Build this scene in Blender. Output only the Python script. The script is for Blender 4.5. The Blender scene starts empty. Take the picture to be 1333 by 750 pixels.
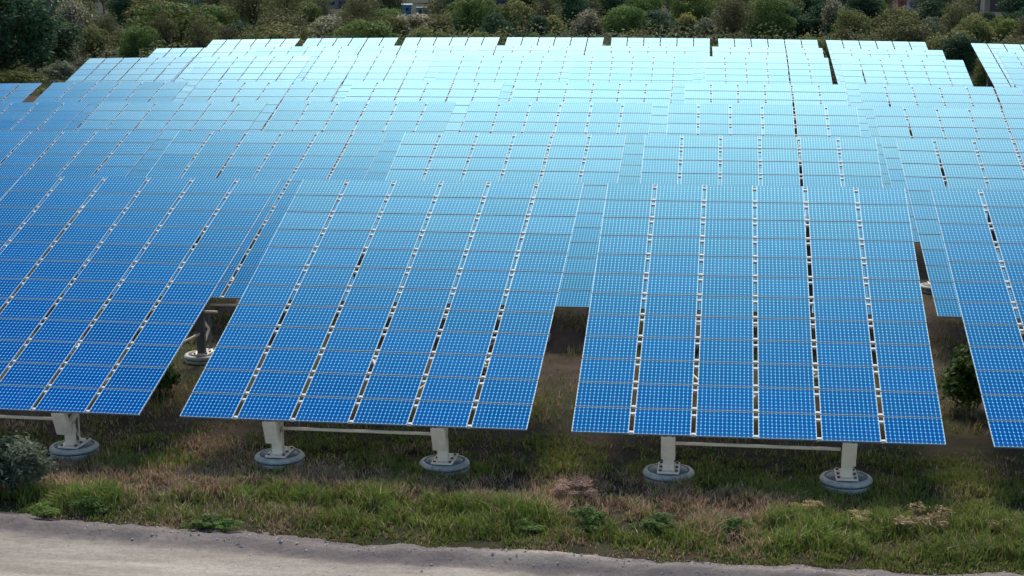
import bpy, bmesh, math, random
import numpy as np
from mathutils import Vector, Matrix, noise as mnoise

random.seed(7)
rng = np.random.default_rng(7)
R = math.radians
scene = bpy.context.scene
col = scene.collection

# ------------------------------------------------------------------ camera
H = 14.6
PITCH = R(11.16)
FPX = 2152.4                       # focal length in pixels of a 1333 px wide frame
cam_d = bpy.data.cameras.new('camera')
cam_d.sensor_width = 36.0
cam_d.lens = 36.0 * FPX / 1333.0
cam_d.clip_start = 0.1
cam_d.clip_end = 6000
cam = bpy.data.objects.new('camera', cam_d)
cam.location = (0, 0, H)
cam.rotation_euler = (math.pi / 2 - PITCH, 0, 0)
col.objects.link(cam)
scene.camera = cam

# ------------------------------------------------------------------ light
SUN_EL = R(47)
SUN_AZ = R(2)                    # to the right of straight ahead (world +Y)
world = bpy.data.worlds.new('World')
scene.world = world
world.use_nodes = True
wn = world.node_tree
bg = wn.nodes['Background']
sky = wn.nodes.new('ShaderNodeTexSky')
sky.sky_type = 'NISHITA'
sky.sun_disc = False
sky.sun_elevation = SUN_EL
sky.sun_rotation = SUN_AZ
sky.air_density = 1.0
sky.dust_density = 0.6
sky.ozone_density = 1.5
wn.links.new(sky.outputs[0], bg.inputs[0])
bg.inputs[1].default_value = 0.065
sun_d = bpy.data.lights.new('sun', 'SUN')
sun_d.energy = 1.5
sun_d.angle = R(18)
sun_d.color = (1.0, 0.90, 0.74)
sun = bpy.data.objects.new('sun', sun_d)
sdir = Vector((math.sin(SUN_AZ) * math.cos(SUN_EL), math.cos(SUN_AZ) * math.cos(SUN_EL), math.sin(SUN_EL)))
sun.rotation_euler = sdir.to_track_quat('Z', 'Y').to_euler()
sun.location = sdir * 200
col.objects.link(sun)
scene.view_settings.view_transform = 'Standard'
scene.view_settings.look = 'None'
scene.view_settings.exposure = 1.55
scene.view_settings.gamma = 1.0
scene.view_settings.use_curve_mapping = False

# ------------------------------------------------------------------ helpers
def tag(o, label=None, cat=None, group=None, kind=None):
    if label: o['label'] = label
    if cat: o['category'] = cat
    if group: o['group'] = group
    if kind: o['kind'] = kind
    return o

def link(name, mesh, parent=None, loc=None, rot=None):
    o = bpy.data.objects.new(name, mesh)
    col.objects.link(o)
    if parent is not None: o.parent = parent
    if loc is not None: o.location = loc
    if rot is not None: o.rotation_euler = rot
    return o

class MB:
    """collects boxes, bars and tubes into one mesh"""
    def __init__(s): s.v = []; s.f = []; s.m = []
    def add(s, vs, fs, mi=0):
        b = len(s.v); s.v += [tuple(v) for v in vs]; s.f += [tuple(i + b for i in f) for f in fs]; s.m += [mi] * len(fs)
    def obox(s, c, ax, ay, az, hx, hy, hz, mi=0):
        c = Vector(c); ax = Vector(ax) * hx; ay = Vector(ay) * hy; az = Vector(az) * hz
        vs = [c + ax * i + ay * j + az * k for k in (-1, 1) for j in (-1, 1) for i in (-1, 1)]
        s.add(vs, [(0, 2, 3, 1), (4, 5, 7, 6), (0, 1, 5, 4), (2, 6, 7, 3), (0, 4, 6, 2), (1, 3, 7, 5)], mi)
    def box(s, x0, x1, y0, y1, z0, z1, mi=0):
        s.obox(((x0 + x1) / 2, (y0 + y1) / 2, (z0 + z1) / 2), (1, 0, 0), (0, 1, 0), (0, 0, 1), (x1 - x0) / 2, (y1 - y0) / 2, (z1 - z0) / 2, mi)
    def bar(s, a, b, w, h=None, up=(1, 0, 0), mi=0):
        a = Vector(a); b = Vector(b); d = b - a; L = d.length; d.normalize()
        u = Vector(up); u = (u - d * u.dot(d)).normalized(); t = d.cross(u)
        s.obox((a + b) / 2, u, t, d, w / 2, (h or w) / 2, L / 2, mi)
    def tube(s, a, b, r0, r1=None, n=8, mi=0, caps=True):
        a = Vector(a); b = Vector(b); r1 = r0 if r1 is None else r1
        d = (b - a).normalized(); u = d.orthogonal().normalized(); t = d.cross(u)
        vs = []
        for p, r in ((a, r0), (b, r1)):
            for i in range(n):
                q = 2 * math.pi * i / n; vs.append(p + (u * math.cos(q) + t * math.sin(q)) * r)
        fs = [(i, (i + 1) % n, n + (i + 1) % n, n + i) for i in range(n)]
        if caps: fs += [tuple(range(n - 1, -1, -1)), tuple(range(n, 2 * n))]
        s.add(vs, fs, mi)
    def lathe(s, prof, n=32, c=(0, 0, 0), mi=0):
        vs = []
        for r, z in prof:
            for i in range(n):
                q = 2 * math.pi * i / n; vs.append((c[0] + r * math.cos(q), c[1] + r * math.sin(q), c[2] + z))
        fs = []
        for k in range(len(prof) - 1):
            for i in range(n):
                fs.append((k * n + i, k * n + (i + 1) % n, (k + 1) * n + (i + 1) % n, (k + 1) * n + i))
        fs.append(tuple(range((len(prof) - 1) * n, len(prof) * n)))
        s.add(vs, fs, mi)
    def mesh(s, name, mats, smooth=False):
        me = bpy.data.meshes.new(name); me.from_pydata(s.v, [], s.f)
        for m in (mats if isinstance(mats, (list, tuple)) else [mats]): me.materials.append(m)
        me.polygons.foreach_set('material_index', s.m)
        if smooth: me.polygons.foreach_set('use_smooth', [True] * len(s.f))
        me.update(); return me

def np_mesh(name, co, quads, mat, cols=None, smooth=False, tris=False):
    me = bpy.data.meshes.new(name)
    k = 3 if tris else 4
    nf = len(quads)
    me.vertices.add(len(co)); me.vertices.foreach_set('co', np.asarray(co, np.float32).ravel())
    me.loops.add(nf * k); me.loops.foreach_set('vertex_index', np.asarray(quads, np.int32).ravel())
    me.polygons.add(nf); me.polygons.foreach_set('loop_start', np.arange(0, nf * k, k, dtype=np.int32))
    me.polygons.foreach_set('loop_total', np.full(nf, k, np.int32))
    me.polygons.foreach_set('use_smooth', np.full(nf, smooth))
    if cols is not None:
        a = me.color_attributes.new('tint', 'FLOAT_COLOR', 'POINT')
        c4 = np.ones((len(co), 4), np.float32); c4[:, :3] = cols
        a.data.foreach_set('color', c4.ravel())
    me.materials.append(mat)
    me.update(calc_edges=True); me.validate()
    return me

# ------------------------------------------------------------------ materials
class NT:
    def __init__(s, name):
        s.m = bpy.data.materials.new(name); s.m.use_nodes = True
        s.t = s.m.node_tree; s.p = s.t.nodes['Principled BSDF']
    def n(s, typ, **kw):
        x = s.t.nodes.new('ShaderNode' + typ)
        for k, v in kw.items(): setattr(x, k, v)
        return x
    def l(s, a, b): s.t.links.new(a, b)
    def math(s, op, a, b=None, c=None):
        x = s.n('Math', operation=op)
        for i, v in enumerate((a, b, c)):
            if v is None: continue
            if isinstance(v, (int, float)): x.inputs[i].default_value = v
            else: s.l(v, x.inputs[i])
        return x.outputs[0]
    def mix(s, fac, a, b, blend='MIX'):
        x = s.n('Mix', data_type='RGBA', blend_type=blend)
        for i, v in ((0, fac), (6, a), (7, b)):
            if isinstance(v, (int, float)): x.inputs[i].default_value = v
            elif isinstance(v, tuple): x.inputs[i].default_value = (*v, 1)
            else: s.l(v, x.inputs[i])
        return x.outputs[2]
    def noise(s, scale, detail=4, rough=.55, vec=None, dist=0):
        x = s.n('TexNoise'); x.inputs['Scale'].default_value = scale; x.inputs['Detail'].default_value = detail
        x.inputs['Roughness'].default_value = rough; x.inputs['Distortion'].default_value = dist
        if vec is not None: s.l(vec, x.inputs['Vector'])
        return x.outputs['Fac']
    def ramp(s, fac, stops):
        x = s.n('ValToRGB'); e = x.color_ramp.elements
        while len(e) < len(stops): e.new(.5)
        for i, (p, c) in enumerate(stops):
            e[i].position = p; e[i].color = (*c, 1) if len(c) == 3 else c
        s.l(fac, x.inputs[0]); return x.outputs[0]
    def obj(s): return s.n('TexCoord').outputs['Object']
    def geo(s): return s.n('NewGeometry').outputs['Position']
    def bump(s, h, strength=.3, dist=.05):
        b = s.n('Bump'); b.inputs['Strength'].default_value = strength; b.inputs['Distance'].default_value = dist
        s.l(h, b.inputs['Height']); s.l(b.outputs[0], s.p.inputs['Normal'])

def simple(name, c, rough=.6, metal=0., var=.12, scale=6., bump=.0):
    q = NT(name); nz = q.noise(scale, 5, .6, q.geo())
    lo = tuple(x * (1 - var) for x in c); hi = tuple(min(1, x * (1 + var)) for x in c)
    q.l(q.ramp(nz, [(.3, lo), (.7, hi)]), q.p.inputs['Base Color'])
    q.p.inputs['Roughness'].default_value = rough; q.p.inputs['Metallic'].default_value = metal
    if bump: q.bump(nz, bump, .03)
    return q.m

M = {}
M['steel'] = simple('beige_galvanised_steel', (.80, .67, .52), .6, .0, .12, 3.)
M['rail'] = simple('pale_aluminium_rail', (.80, .79, .74), .7, 0, .05, 2.)
M['frame'] = simple('anodised_frame', (.50, .56, .60), .6, .1, .05, 2.)
M['frame_dark'] = simple('dull_frame_member', (.14, .18, .23), .65, .0, .05, 2.)
M['back'] = simple('white_backsheet', (.55, .56, .57), .6, 0, .05, 2.)
M['dark_steel'] = simple('dark_grey_steel', (.10, .105, .11), .55, .3, .2, 3.)  # dark steel of rear legs, web plates and doors

def concrete():
    q = NT('blue_grey_concrete'); g = q.geo()
    a = q.noise(2.3, 6, .65, g); b = q.noise(14, 5, .7, g)
    c = q.ramp(a, [(.3, (.20, .20, .165)), (.5, (.44, .425, .35)), (.72, (.68, .64, .52))])
    c = q.mix(.35, c, q.ramp(b, [(.35, (.12, .15, .17)), (.65, (.5, .52, .5))]))
    q.l(c, q.p.inputs['Base Color']); q.p.inputs['Roughness'].default_value = .75; q.bump(b, .35, .02)
    return q.m
M['concrete'] = concrete()
M['dark_concrete'] = simple('dark_pad_concrete', (.085, .11, .12), .7, 0, .45, 7., .3)
M['bolt'] = simple('dark_bolt_steel', (.06, .055, .05), .5, .4)

def solar_glass():
    q = NT('solar_cells_under_glass')
    uv = q.n('UVMap').outputs[0]
    sp = q.n('SeparateXYZ'); q.l(uv, sp.inputs[0])
    # 13 x 7 cells with a narrow white margin
    fx = q.math('FRACT', q.math('MULTIPLY_ADD', sp.outputs[0], 13.16, -.08))
    fy = q.math('FRACT', q.math('MULTIPLY_ADD', sp.outputs[1], 7.1, -.05))
    ax = q.math('ABSOLUTE', q.math('SUBTRACT', fx, .5)); ay = q.math('ABSOLUTE', q.math('SUBTRACT', fy, .5))
    line = q.math('MAXIMUM', q.math('GREATER_THAN', ax, .462), q.math('GREATER_THAN', ay, .474))
    dia = q.math('GREATER_THAN', q.math('ADD', ax, ay), .79)
    mask = line; vline = q.math('GREATER_THAN', ax, .458)
    oi = q.n('ObjectInfo').outputs['Random']
    cell = q.ramp(oi, [(0, (.0004, .036, .24)), (.5, (.0005, .042, .27)), (1, (.0006, .050, .30))])
    # each cell a shade of its own
    cid = q.n('CombineXYZ'); q.l(q.math('FLOOR', q.math('MULTIPLY_ADD', sp.outputs[0], 13.16, -.08)), cid.inputs[0])
    q.l(q.math('FLOOR', q.math('MULTIPLY_ADD', sp.outputs[1], 7.1, -.05)), cid.inputs[1]); q.l(oi, cid.inputs[2])
    wnz = q.n('TexWhiteNoise'); q.l(cid.outputs[0], wnz.inputs[0])
    cell = q.mix(q.math('MULTIPLY', wnz.outputs[0], .25), cell, (.0005, .035, .26))
    c = q.mix(mask, cell, (.03, .30, .62))
    c = q.mix(vline, c, (.06, .46, .80))
    c = q.mix(dia, c, (.20, .74, .98))
    # dust film
    dn = q.noise(.9, 5, .6, q.geo())
    off = q.n('VectorMath', operation='MULTIPLY_ADD'); q.l(uv, off.inputs[0]); off.inputs[1].default_value = (6, 1.6, 1); q.l(cid.outputs[0], off.inputs[2])
    cz = q.n('CombineXYZ'); q.l(oi, cz.inputs[0]); q.l(oi, cz.inputs[1]); sc_ = q.n('VectorMath', operation='SCALE'); q.l(cz.outputs[0], sc_.inputs[0]); sc_.inputs['Scale'].default_value = 37.0
    q.l(sc_.outputs[0], off.inputs[2])
    streak = q.noise(1.0, 4, .6, off.outputs[0])
    low = q.math('MULTIPLY', q.math('POWER', q.math('SUBTRACT', 1.0, sp.outputs[1]), 9.0), .10)
    soil_ = q.math('ADD', q.math('MULTIPLY', q.math('MAXIMUM', q.math('SUBTRACT', streak, .48), 0.0), .22), low)
    c = q.mix(soil_, c, (.20, .27, .32))
    q.l(c, q.p.inputs['Base Color'])
    q.p.inputs['Roughness'].default_value = .8
    q.p.inputs['Specular IOR Level'].default_value = 0.0
    # anti-reflective glass with a rolled texture: stretched soft reflections, weak face-on and strong towards grazing
    fr = q.n('Fresnel'); fr.inputs[0].default_value = 1.11
    tg = q.n('Tangent', direction_type='UV_MAP'); 
    def gloss(c, rough, an, dist='GGX'):
        g = q.n('BsdfAnisotropic', distribution=dist); g.inputs['Color'].default_value = (*c, 1); g.inputs['Anisotropy'].default_value = an
        if isinstance(rough, float): g.inputs['Roughness'].default_value = rough
        else: q.l(rough, g.inputs['Roughness'])
        q.l(tg.outputs[0], g.inputs['Tangent']); return g.outputs[0]
    def over(f, a, b):
        m = q.n('MixShader'); q.l(f, m.inputs[0]); q.l(a, m.inputs[1]); q.l(b, m.inputs[2]); return m.outputs[0]
    sh = over(q.math('MULTIPLY', fr.outputs[0], 1.7), q.p.outputs[0], gloss((.035, .65, .69), .44, -.55, 'BECKMANN'))
    sh = over(q.math('MINIMUM', q.math('MULTIPLY', q.math('POWER', fr.outputs[0], 2.0), 33.0), 1.0), sh, gloss((1, 1, 1), q.math('MULTIPLY_ADD', dn, .04, .36), -.66, 'BECKMANN'))
    q.l(sh, q.t.nodes['Material Output'].inputs[0])
    return q.m
M['cells'] = solar_glass()

# ------------------------------------------------------------------ array layout (fitted to the site)
PSI = R(-8.736); TILT = R(21.597); LEN = 14.406; WID = 10.3; PIT = 11.577
ROW_D = [58.067, 75.283, 92.456, 109.475, 141.685, 158.815, 176.530]
ROW_S = [-5.172, -16.599, -28.052, -39.451, -50.827, -50.687, -50.585]
TOPH = -7.691
U = Vector((math.cos(PSI), math.sin(PSI), 0)); V = Vector((-math.sin(PSI), math.cos(PSI), 0))
Wv = V * math.cos(TILT) + Vector((0, 0, math.sin(TILT)))
EDGE_H = 1.58                                      # height of the low panel edge above the ground

def relief(x, D):
    sx = max(-1.9, min(1.9, x / 60.0)); d = max(-.3, min(3, (D - 55) / 115))
    return -.5513 * 2 * sx * sx + .3205 * sx - .2502 * d + .0524 * d * d
def along(x, y): return x * V.x + y * V.y
def ground_z(x, y):
    # ground level; the rows follow the same gentle relief
    D = along(x, y)
    z = H + TOPH - LEN * math.sin(TILT) + relief(x, D + 7) - EDGE_H
    return z
def corner(r, s, end):
    D = ROW_D[r]; X = V * D + U * s + Vector((0, 0, TOPH)) - Wv * (LEN * end)
    sx = X.x / 60
    z = relief(X.x, D)
    X = X + V * (1.0834 * 5 * sx * sx); X.z += z
    X.z += H
    return X

# ------------------------------------------------------------------ solar array prototype meshes
COLS, NROW = 6, 12
MW = 1.605; CP = (WID - MW) / 5                       # column pitch, module width
RP = LEN / NROW; MH = RP - .036
def PT(a, b, c):                                    # point on the tilted plane, array-local
    return Vector((a, b * math.cos(TILT) - c * math.sin(TILT), EDGE_H + b * math.sin(TILT) + c * math.cos(TILT)))
NRM = Vector((0, -math.sin(TILT), math.cos(TILT))); SLO = Vector((0, math.cos(TILT), math.sin(TILT))); XA = Vector((1, 0, 0))

def module_mesh():
    bm = bmesh.new(); uvl = bm.loops.layers.uv.new('UVMap')
    hx, hy, t, fw, rec = MW / 2, MH / 2, .046, .012, .003
    def ring(x, y, z): return [bm.verts.new((sx * x, sy * y, z)) for sx, sy in ((-1, -1), (1, -1), (1, 1), (-1, 1))]
    b0 = ring(hx, hy, -t); t0 = ring(hx, hy, 0); t1 = ring(hx - fw, hy - fw, 0); g = ring(hx - fw, hy - fw, -rec)
    for a, b in ((b0, t0), (t0, t1), (t1, g)):
        for i in range(4): bm.faces.new((a[i], a[(i + 1) % 4], b[(i + 1) % 4], b[i]))
    for fc in bm.faces:                               # head and foot members are darker than the long sides
        c_ = fc.calc_center_median()
        if abs(c_.y) > hy - fw - .001 and abs(c_.x) < hx * .5: fc.material_index = 3
    f = bm.faces.new(g); f.material_index = 1
    for l, uv in zip(f.loops, ((0, 0), (1, 0), (1, 1), (0, 1))): l[uvl].uv = uv
    fb = bm.faces.new(b0[::-1]); fb.material_index = 2
    me = bpy.data.meshes.new('solar_panel'); bm.to_mesh(me); bm.free()
    for k in ('frame', 'cells', 'back', 'frame_dark'): me.materials.append(M[k])
    return me
ME_MOD = module_mesh()

def rail_mesh():
    b = MB(); L = WID - .10
    b.box(-L / 2, L / 2, -.035, .035, -.04, .04)
    return b.mesh('mounting_rail', M['rail'])
ME_RAIL = rail_mesh()

GX = (-WID / 2 + 2.72, -WID / 2 + 7.72)             # the two girders across the array
GD = .64                                            # girder depth
def girder_mesh():
    b = MB(); c0 = -.13
    b0, b1 = .0, LEN - .35
    top0, top1 = PT(0, b0, c0 - .05), PT(0, b1, c0 - .05)
    bot0, bot1 = PT(0, b0 + .05, c0 - GD), PT(0, b1 - .6, c0 - GD)
    b.bar(top0, top1, .10, .10); b.bar(bot0, bot1, .12, .10)
    n = 14
    for i in range(n):
        a = b0 + .1 + (b1 - b0 - .9) * i / n; a2 = b0 + .1 + (b1 - b0 - .9) * (i + 1) / n
        if i % 2 == 0: b.bar(PT(0, a, c0 - .05), PT(0, a2, c0 - GD), .05)
        else: b.bar(PT(0, a, c0 - GD), PT(0, a2, c0 - .05), .05)
    # end plate closing the low end, square to the panels
    b.obox(PT(0, b0 - .03, -.06 - (GD + .13) / 2), XA, SLO, NRM, .20, .025, (GD + .13) / 2)
    b.obox(PT(-.17, b0 + .09, c0 - GD / 2 - .02), XA, SLO, NRM, .012, .10, GD / 2 + .02)
    b.obox(PT(.17, b0 + .09, c0 - GD / 2 - .02), XA, SLO, NRM, .012, .10, GD / 2 + .02)
    return b.mesh('girder', M['steel'])
ME_GIRD = girder_mesh()

PAD_H = .30
FY = PT(0, .25, -.85).y + .14                             # front leg position
RY = PT(0, LEN - 1.0, -.9).y                        # rear leg position
def front_leg_mesh():
    b = MB(); top = PT(0, .25, -.70).z; z0 = PAD_H + .05
    b.box(-.155, .155, FY - .04, FY, z0, top)                        # broad front flange
    b.box(-.155, -.135, FY + .002, FY + .10, z0, top - .02); b.box(.135, .155, FY + .002, FY + .10, z0, top - .02)
    b.box(-.03, .03, FY + .56, FY + .62, z0, top + .30)              # slim rear chord
    b.box(-.008, .008, FY + .012, FY + .555, z0 + .01, top + .05, 1)       # web plate, its shadow put in as dark steel
    for s in (-1, 1):
        b.bar((s * .12, FY + .06, top - .05), (s * .02, FY + .58, z0 + .05), .03)
        b.bar((s * .12, FY + .06, top), (s * .02, FY + .58, top + .18), .03)
    return b.mesh('front_leg', [M['steel'], M['dark_steel']])
def rear_leg_mesh():
    b = MB(); z0 = PAD_H + .05; top = PT(0, LEN - 1.0, -.80).z; d = .85
    b.box(-.15, .15, RY - .05, RY + .01, z0, top)
    b.box(-.15, -.13, RY + .012, RY + .12, z0, top); b.box(.13, .15, RY + .012, RY + .12, z0, top)
    b.box(-.05, .05, RY + d, RY + d + .08, z0, top + .35)
    n = 8
    for i in range(n):
        za = z0 + .1 + (top - z0 - .2) * i / n; zb = z0 + .1 + (top - z0 - .2) * (i + 1) / n
        ya, yb = (RY + .04, RY + d) if i % 2 == 0 else (RY + d, RY + .04)
        b.bar((0, ya, za), (0, yb, zb), .07, mi=1)
    return b.mesh('rear_leg', [M['dark_steel'], M['steel']])
def plate_mesh():
    b = MB(); b.box(-.31, .31, -.22, .78, 0, .05); 
    for x in (-.23, .23):
        for y in (-.12, .25, .66):
            b.tube((x, y, .05), (x, y, .10), .045, n=6, mi=1)
    return b.mesh('base_plate', [M['steel'], M['bolt']])
def pad_mesh():
    b = MB()
    b.lathe([(.70, -.25), (.72, .0), (.735, .09), (.715, .125), (.685, .135), (.685, .155), (.725, .165), (.745, .19), (.74, .235), (.70, .285), (.64, .298), (.60, .30), (.585, .278), (.56, .276), (.555, .30)], 40)
    me = b.mesh('concrete_pad', [M['concrete'], M['dark_concrete']], smooth=True)
    for p in me.polygons:
        if p.center.z > .27 and math.hypot(p.center.x, p.center.y) < .60: p.material_index = 1  # inner top, damp and dirty
        if .12 < p.center.z < .165 and math.hypot(p.center.x, p.center.y) < .71: p.material_index = 1  # groove between the two steps coloured dark as well
    return me
ME_FLEG, ME_RLEG, ME_PLATE, ME_PAD = front_leg_mesh(), rear_leg_mesh(), plate_mesh(), pad_mesh()
def pipe_mesh():
    b = MB(); z = PT(0, .3, -.62).z
    b.tube((GX[0] + .19, FY + .12, z), (GX[1] - .19, FY + .12, z), .05, n=12)
    return b.mesh('cross_pipe', M['steel'], smooth=False)
ME_PIPE = pipe_mesh()
def brace_mesh(s):                                  # strut from a rear leg down to a ground anchor
    b = MB(); x = (GX[1] if s > 0 else GX[0]) - .62
    a = Vector((x - .02 * s, RY - .05, PAD_H + .80)); e = Vector((x - 2.3 * s, RY - 4.2, .06))
    b.tube(a, e, .05, n=8); b.tube(e - Vector((0, 0, .3)), e + Vector((0, 0, .14)), .09, n=8)
    return b.mesh('diagonal_brace', M['steel'])
ME_BR = [brace_mesh(1), brace_mesh(-1)]
def rear_pipe_mesh():
    b = MB()
    for z in (1.9, 4.2):
        b.tube((GX[0], RY + .2, z), (GX[1], RY + .2, z), .05, n=8)
    return b.mesh('rear_cross_pipes', M['steel'])
ME_RP = rear_pipe_mesh()

ORD = ['first', 'second', 'third', 'fourth', 'fifth', 'sixth', 'seventh', 'eighth']
ROWN = ['front row', 'second row', 'third row', 'fourth row', 'fifth row', 'sixth row', 'rearmost row']
TABLES = {0: range(-2, 2), 1: range(-2, 3), 2: range(-2, 4), 3: range(-2, 5), 4: range(-1, 6), 5: range(-1, 7), 6: range(-1, 7)}
ROW_TONE = ['deep blue', 'sky blue', 'light blue', 'pale blue', 'pale blue', 'pale blue', 'pale blue']
arr_rng = random.Random(3)
FOOT = []
def make_array(r, k, idx, n):
    extra = 0.0
    if r >= 4 and idx == 6: extra = {4: 4.6, 5: 4.2, 6: 3.9}[r]       # service aisle before the last block
    s0 = ROW_S[r] + idx * PIT + extra
    TL, TR, BL, BR = corner(r, s0, 0), corner(r, s0 + WID, 0), corner(r, s0, 1), corner(r, s0 + WID, 1)
    xa = ((TR - TL) + (BR - BL)).normalized()
    ya = Vector((-xa.y, xa.x, 0)).normalized(); za = xa.cross(ya).normalized(); ya = za.cross(xa)
    mid = (BL + BR) / 2
    root = bpy.data.objects.new('solar_array', None); root.empty_display_size = .5; col.objects.link(root)
    org = mid - za * EDGE_H
    # match the centre of the top edge as well as the low edge
    root.matrix_world = Matrix((( xa.x, ya.x, za.x, org.x), (xa.y, ya.y, za.y, org.y), (xa.z, ya.z, za.z, org.z), (0, 0, 0, 1)))
    pos = ORD[k] + ' from the left'
    if n == k + 1: pos = 'last on the right'
    if k == 0: pos = 'farthest left'
    lab = 'tilted %s solar array on steel legs in the %s, %s' % (ROW_TONE[r], ROWN[r], pos)
    tag(root, lab, 'solar array', 'tilted solar arrays standing in seven rows')
    tb = (arr_rng.gauss(0, .003), arr_rng.gauss(0, .004))              # no two arrays are set at quite the same angle
    for j in range(NROW):
        for i in range(COLS):
            o = bpy.data.objects.new('solar_panel', ME_MOD); col.objects.link(o); o.parent = root
            a = -WID / 2 + MW / 2 + i * CP; b = RP * (j + .5)
            o.location = PT(a, b, 0)
            o.rotation_euler = (TILT + tb[0] + arr_rng.gauss(0, .0015), tb[1] + arr_rng.gauss(0, .0015), arr_rng.gauss(0, .0008))
    for j in range(NROW):
        for q in (.14, .86):
            o = bpy.data.objects.new('mounting_rail', ME_RAIL); col.objects.link(o); o.parent = root
            o.location = PT(0, RP * (j + q), -.088); o.rotation_euler = (TILT, 0, 0)
    for gx in GX:
        link('girder', ME_GIRD, root, (gx, 0, 0))
        for me, y in ((ME_FLEG, FY), (ME_RLEG, RY)):
            lx = gx - (.62 if me is ME_RLEG else 0)
            lg = link(me.name.split('.')[0], me, root, (lx, 0, 0))
            link('base_plate', ME_PLATE, lg, (0, y, PAD_H))
            p = link('concrete_pad', ME_PAD, lg, (0, y + .22, 0), (0, 0, arr_rng.random() * 6.28))
            FOOT.append((root.matrix_world @ Vector((lx, y + .22, 0)))[:2])
    link('cross_pipe', ME_PIPE, root); link('rear_cross_pipe', ME_RP, root)
    for m in ME_BR: link('diagonal_brace', m, root)
for r, rg in TABLES.items():
    for k, idx in enumerate(rg): make_array(r, k, idx, len(rg))
#@@SETTING@@
# ------------------------------------------------------------------ placing by ground rays
def on_ground(px, py):
    """point of the ground seen at a pixel of the 1333 x 750 photograph"""
    a = (px - 666.5) / FPX; b = (375 - py) / FPX
    d = Vector((a, math.cos(PITCH) + b * math.sin(PITCH), -math.sin(PITCH) + b * math.cos(PITCH)))
    t = H / -d.z
    for _ in range(12):
        p = d * t; t = (H - ground_z(p.x, p.y)) / -d.z
    p = d * t
    return Vector((p.x, p.y, ground_z(p.x, p.y)))
def to_px(p):
    d = Vector(p) - Vector((0, 0, H))
    dep = d.y * math.cos(PITCH) - d.z * math.sin(PITCH); up = d.y * math.sin(PITCH) + d.z * math.cos(PITCH)
    return 666.5 + FPX * d.x / dep, 375 - FPX * up / dep

_lat = rng.random((256, 256))
def vnoise(x, y, seed=0):
    x = np.asarray(x, float) + seed * 17.3; y = np.asarray(y, float) + seed * 31.7
    xi = np.floor(x).astype(int); yi = np.floor(y).astype(int); fx = x - xi; fy = y - yi
    fx = fx * fx * (3 - 2 * fx); fy = fy * fy * (3 - 2 * fy)
    g = lambda i, j: _lat[i % 256, j % 256]
    return (g(xi, yi) * (1 - fx) + g(xi + 1, yi) * fx) * (1 - fy) + (g(xi, yi + 1) * (1 - fx) + g(xi + 1, yi + 1) * fx) * fy
def fbm(x, y, seed=0, oct=4):
    s = 0; a = .5; t = 0
    for o in range(oct):
        s = s + a * vnoise(np.asarray(x) * 2 ** o, np.asarray(y) * 2 ** o, seed + o * 3); t += a; a *= .55
    return s / t
def relief_np(x, D):
    sx = np.clip(x / 60, -1.9, 1.9); d = np.clip((D - 55) / 115, -.3, 3)
    return -.5513 * 2 * sx * sx + .3205 * sx - .2502 * d + .0524 * d * d
def ground_np(x, y):
    D = x * V.x + y * V.y
    return H + TOPH - LEN * math.sin(TILT) + relief_np(x, D + 7) - EDGE_H
def edge_curve(s): s = np.clip(s, -30, 24); return .00515 * s * s + .0374 * s - .461
ROAD_D = 39.5                                       # far edge of the gravel road, distance along V

# ------------------------------------------------------------------ ground
def ground_mat():
    q = NT('rough_grassland_soil'); g = q.geo()
    a = q.noise(.09, 5, .6, g); b = q.noise(.8, 6, .65, g); c = q.noise(7, 5, .7, g)
    col1 = q.ramp(b, [(.30, (.030, .025, .015)), (.5, (.062, .041, .030)), (.68, (.105, .066, .050))])
    col2 = q.ramp(b, [(.3, (.022, .028, .011)), (.6, (.048, .050, .020)), (.8, (.085, .075, .035))])
    cc = q.mix(q.ramp(a, [(.42, (0, 0, 0)), (.58, (1, 1, 1))]), col1, col2)
    cc = q.mix(.5, cc, q.ramp(c, [(.3, (.25, .25, .25)), (.7, (1, 1, 1))]), 'MULTIPLY')
    sy = q.n('SeparateXYZ'); q.l(g, sy.inputs[0])
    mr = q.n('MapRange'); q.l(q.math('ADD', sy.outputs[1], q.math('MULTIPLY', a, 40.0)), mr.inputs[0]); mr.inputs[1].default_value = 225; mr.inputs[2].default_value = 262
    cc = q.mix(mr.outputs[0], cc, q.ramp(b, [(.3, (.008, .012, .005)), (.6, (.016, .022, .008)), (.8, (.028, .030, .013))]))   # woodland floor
    q.l(cc, q.p.inputs['Base Color']); q.p.inputs['Roughness'].default_value = .95
    q.p.inputs['Specular IOR Level'].default_value = .1
    q.bump(c, .6, .06)
    return q.m
def axis(lims):
    out = []
    for a, b, st in lims: out += list(np.arange(a, b - 1e-6, st))
    return np.array(out + [lims[-1][1]])
gx = axis([(-4000, -800, 400), (-800, -200, 60), (-200, -30, 10), (-30, 30, .5), (30, 200, 10), (200, 800, 60), (800, 4000, 400)])
gy = axis([(-400, 0, 100), (0, 30, 5), (30, 64, .5), (64, 200, 4), (200, 700, 20), (700, 4500, 380)])
X, Y = np.meshgrid(gx, gy)
Z = ground_np(X, Y)
near = np.clip(1 - np.abs(Y - 45) / 22, 0, 1) * np.clip(1.3 - np.abs(X) / 30, 0, 1)
DD = X * V.x + Y * V.y
Z = Z + near * (fbm(X * .5, Y * .5, 2) - .5) * .22 * np.clip((DD - ROAD_D) / 2.0, 0, 1)
ED = ROAD_D + edge_curve(X * U.x + Y * U.y)
Z = Z - .14 * np.clip((ED + .3 - DD) / .6, 0, 1) * np.clip(1 - (ROAD_D - 12 - DD) / 3, 0, 1)   # bed under the road
nx, ny = len(gx), len(gy)
idx = np.arange(nx * ny).reshape(ny, nx)
quads = np.stack([idx[:-1, :-1], idx[:-1, 1:], idx[1:, 1:], idx[1:, :-1]], -1).reshape(-1, 4)
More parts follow.
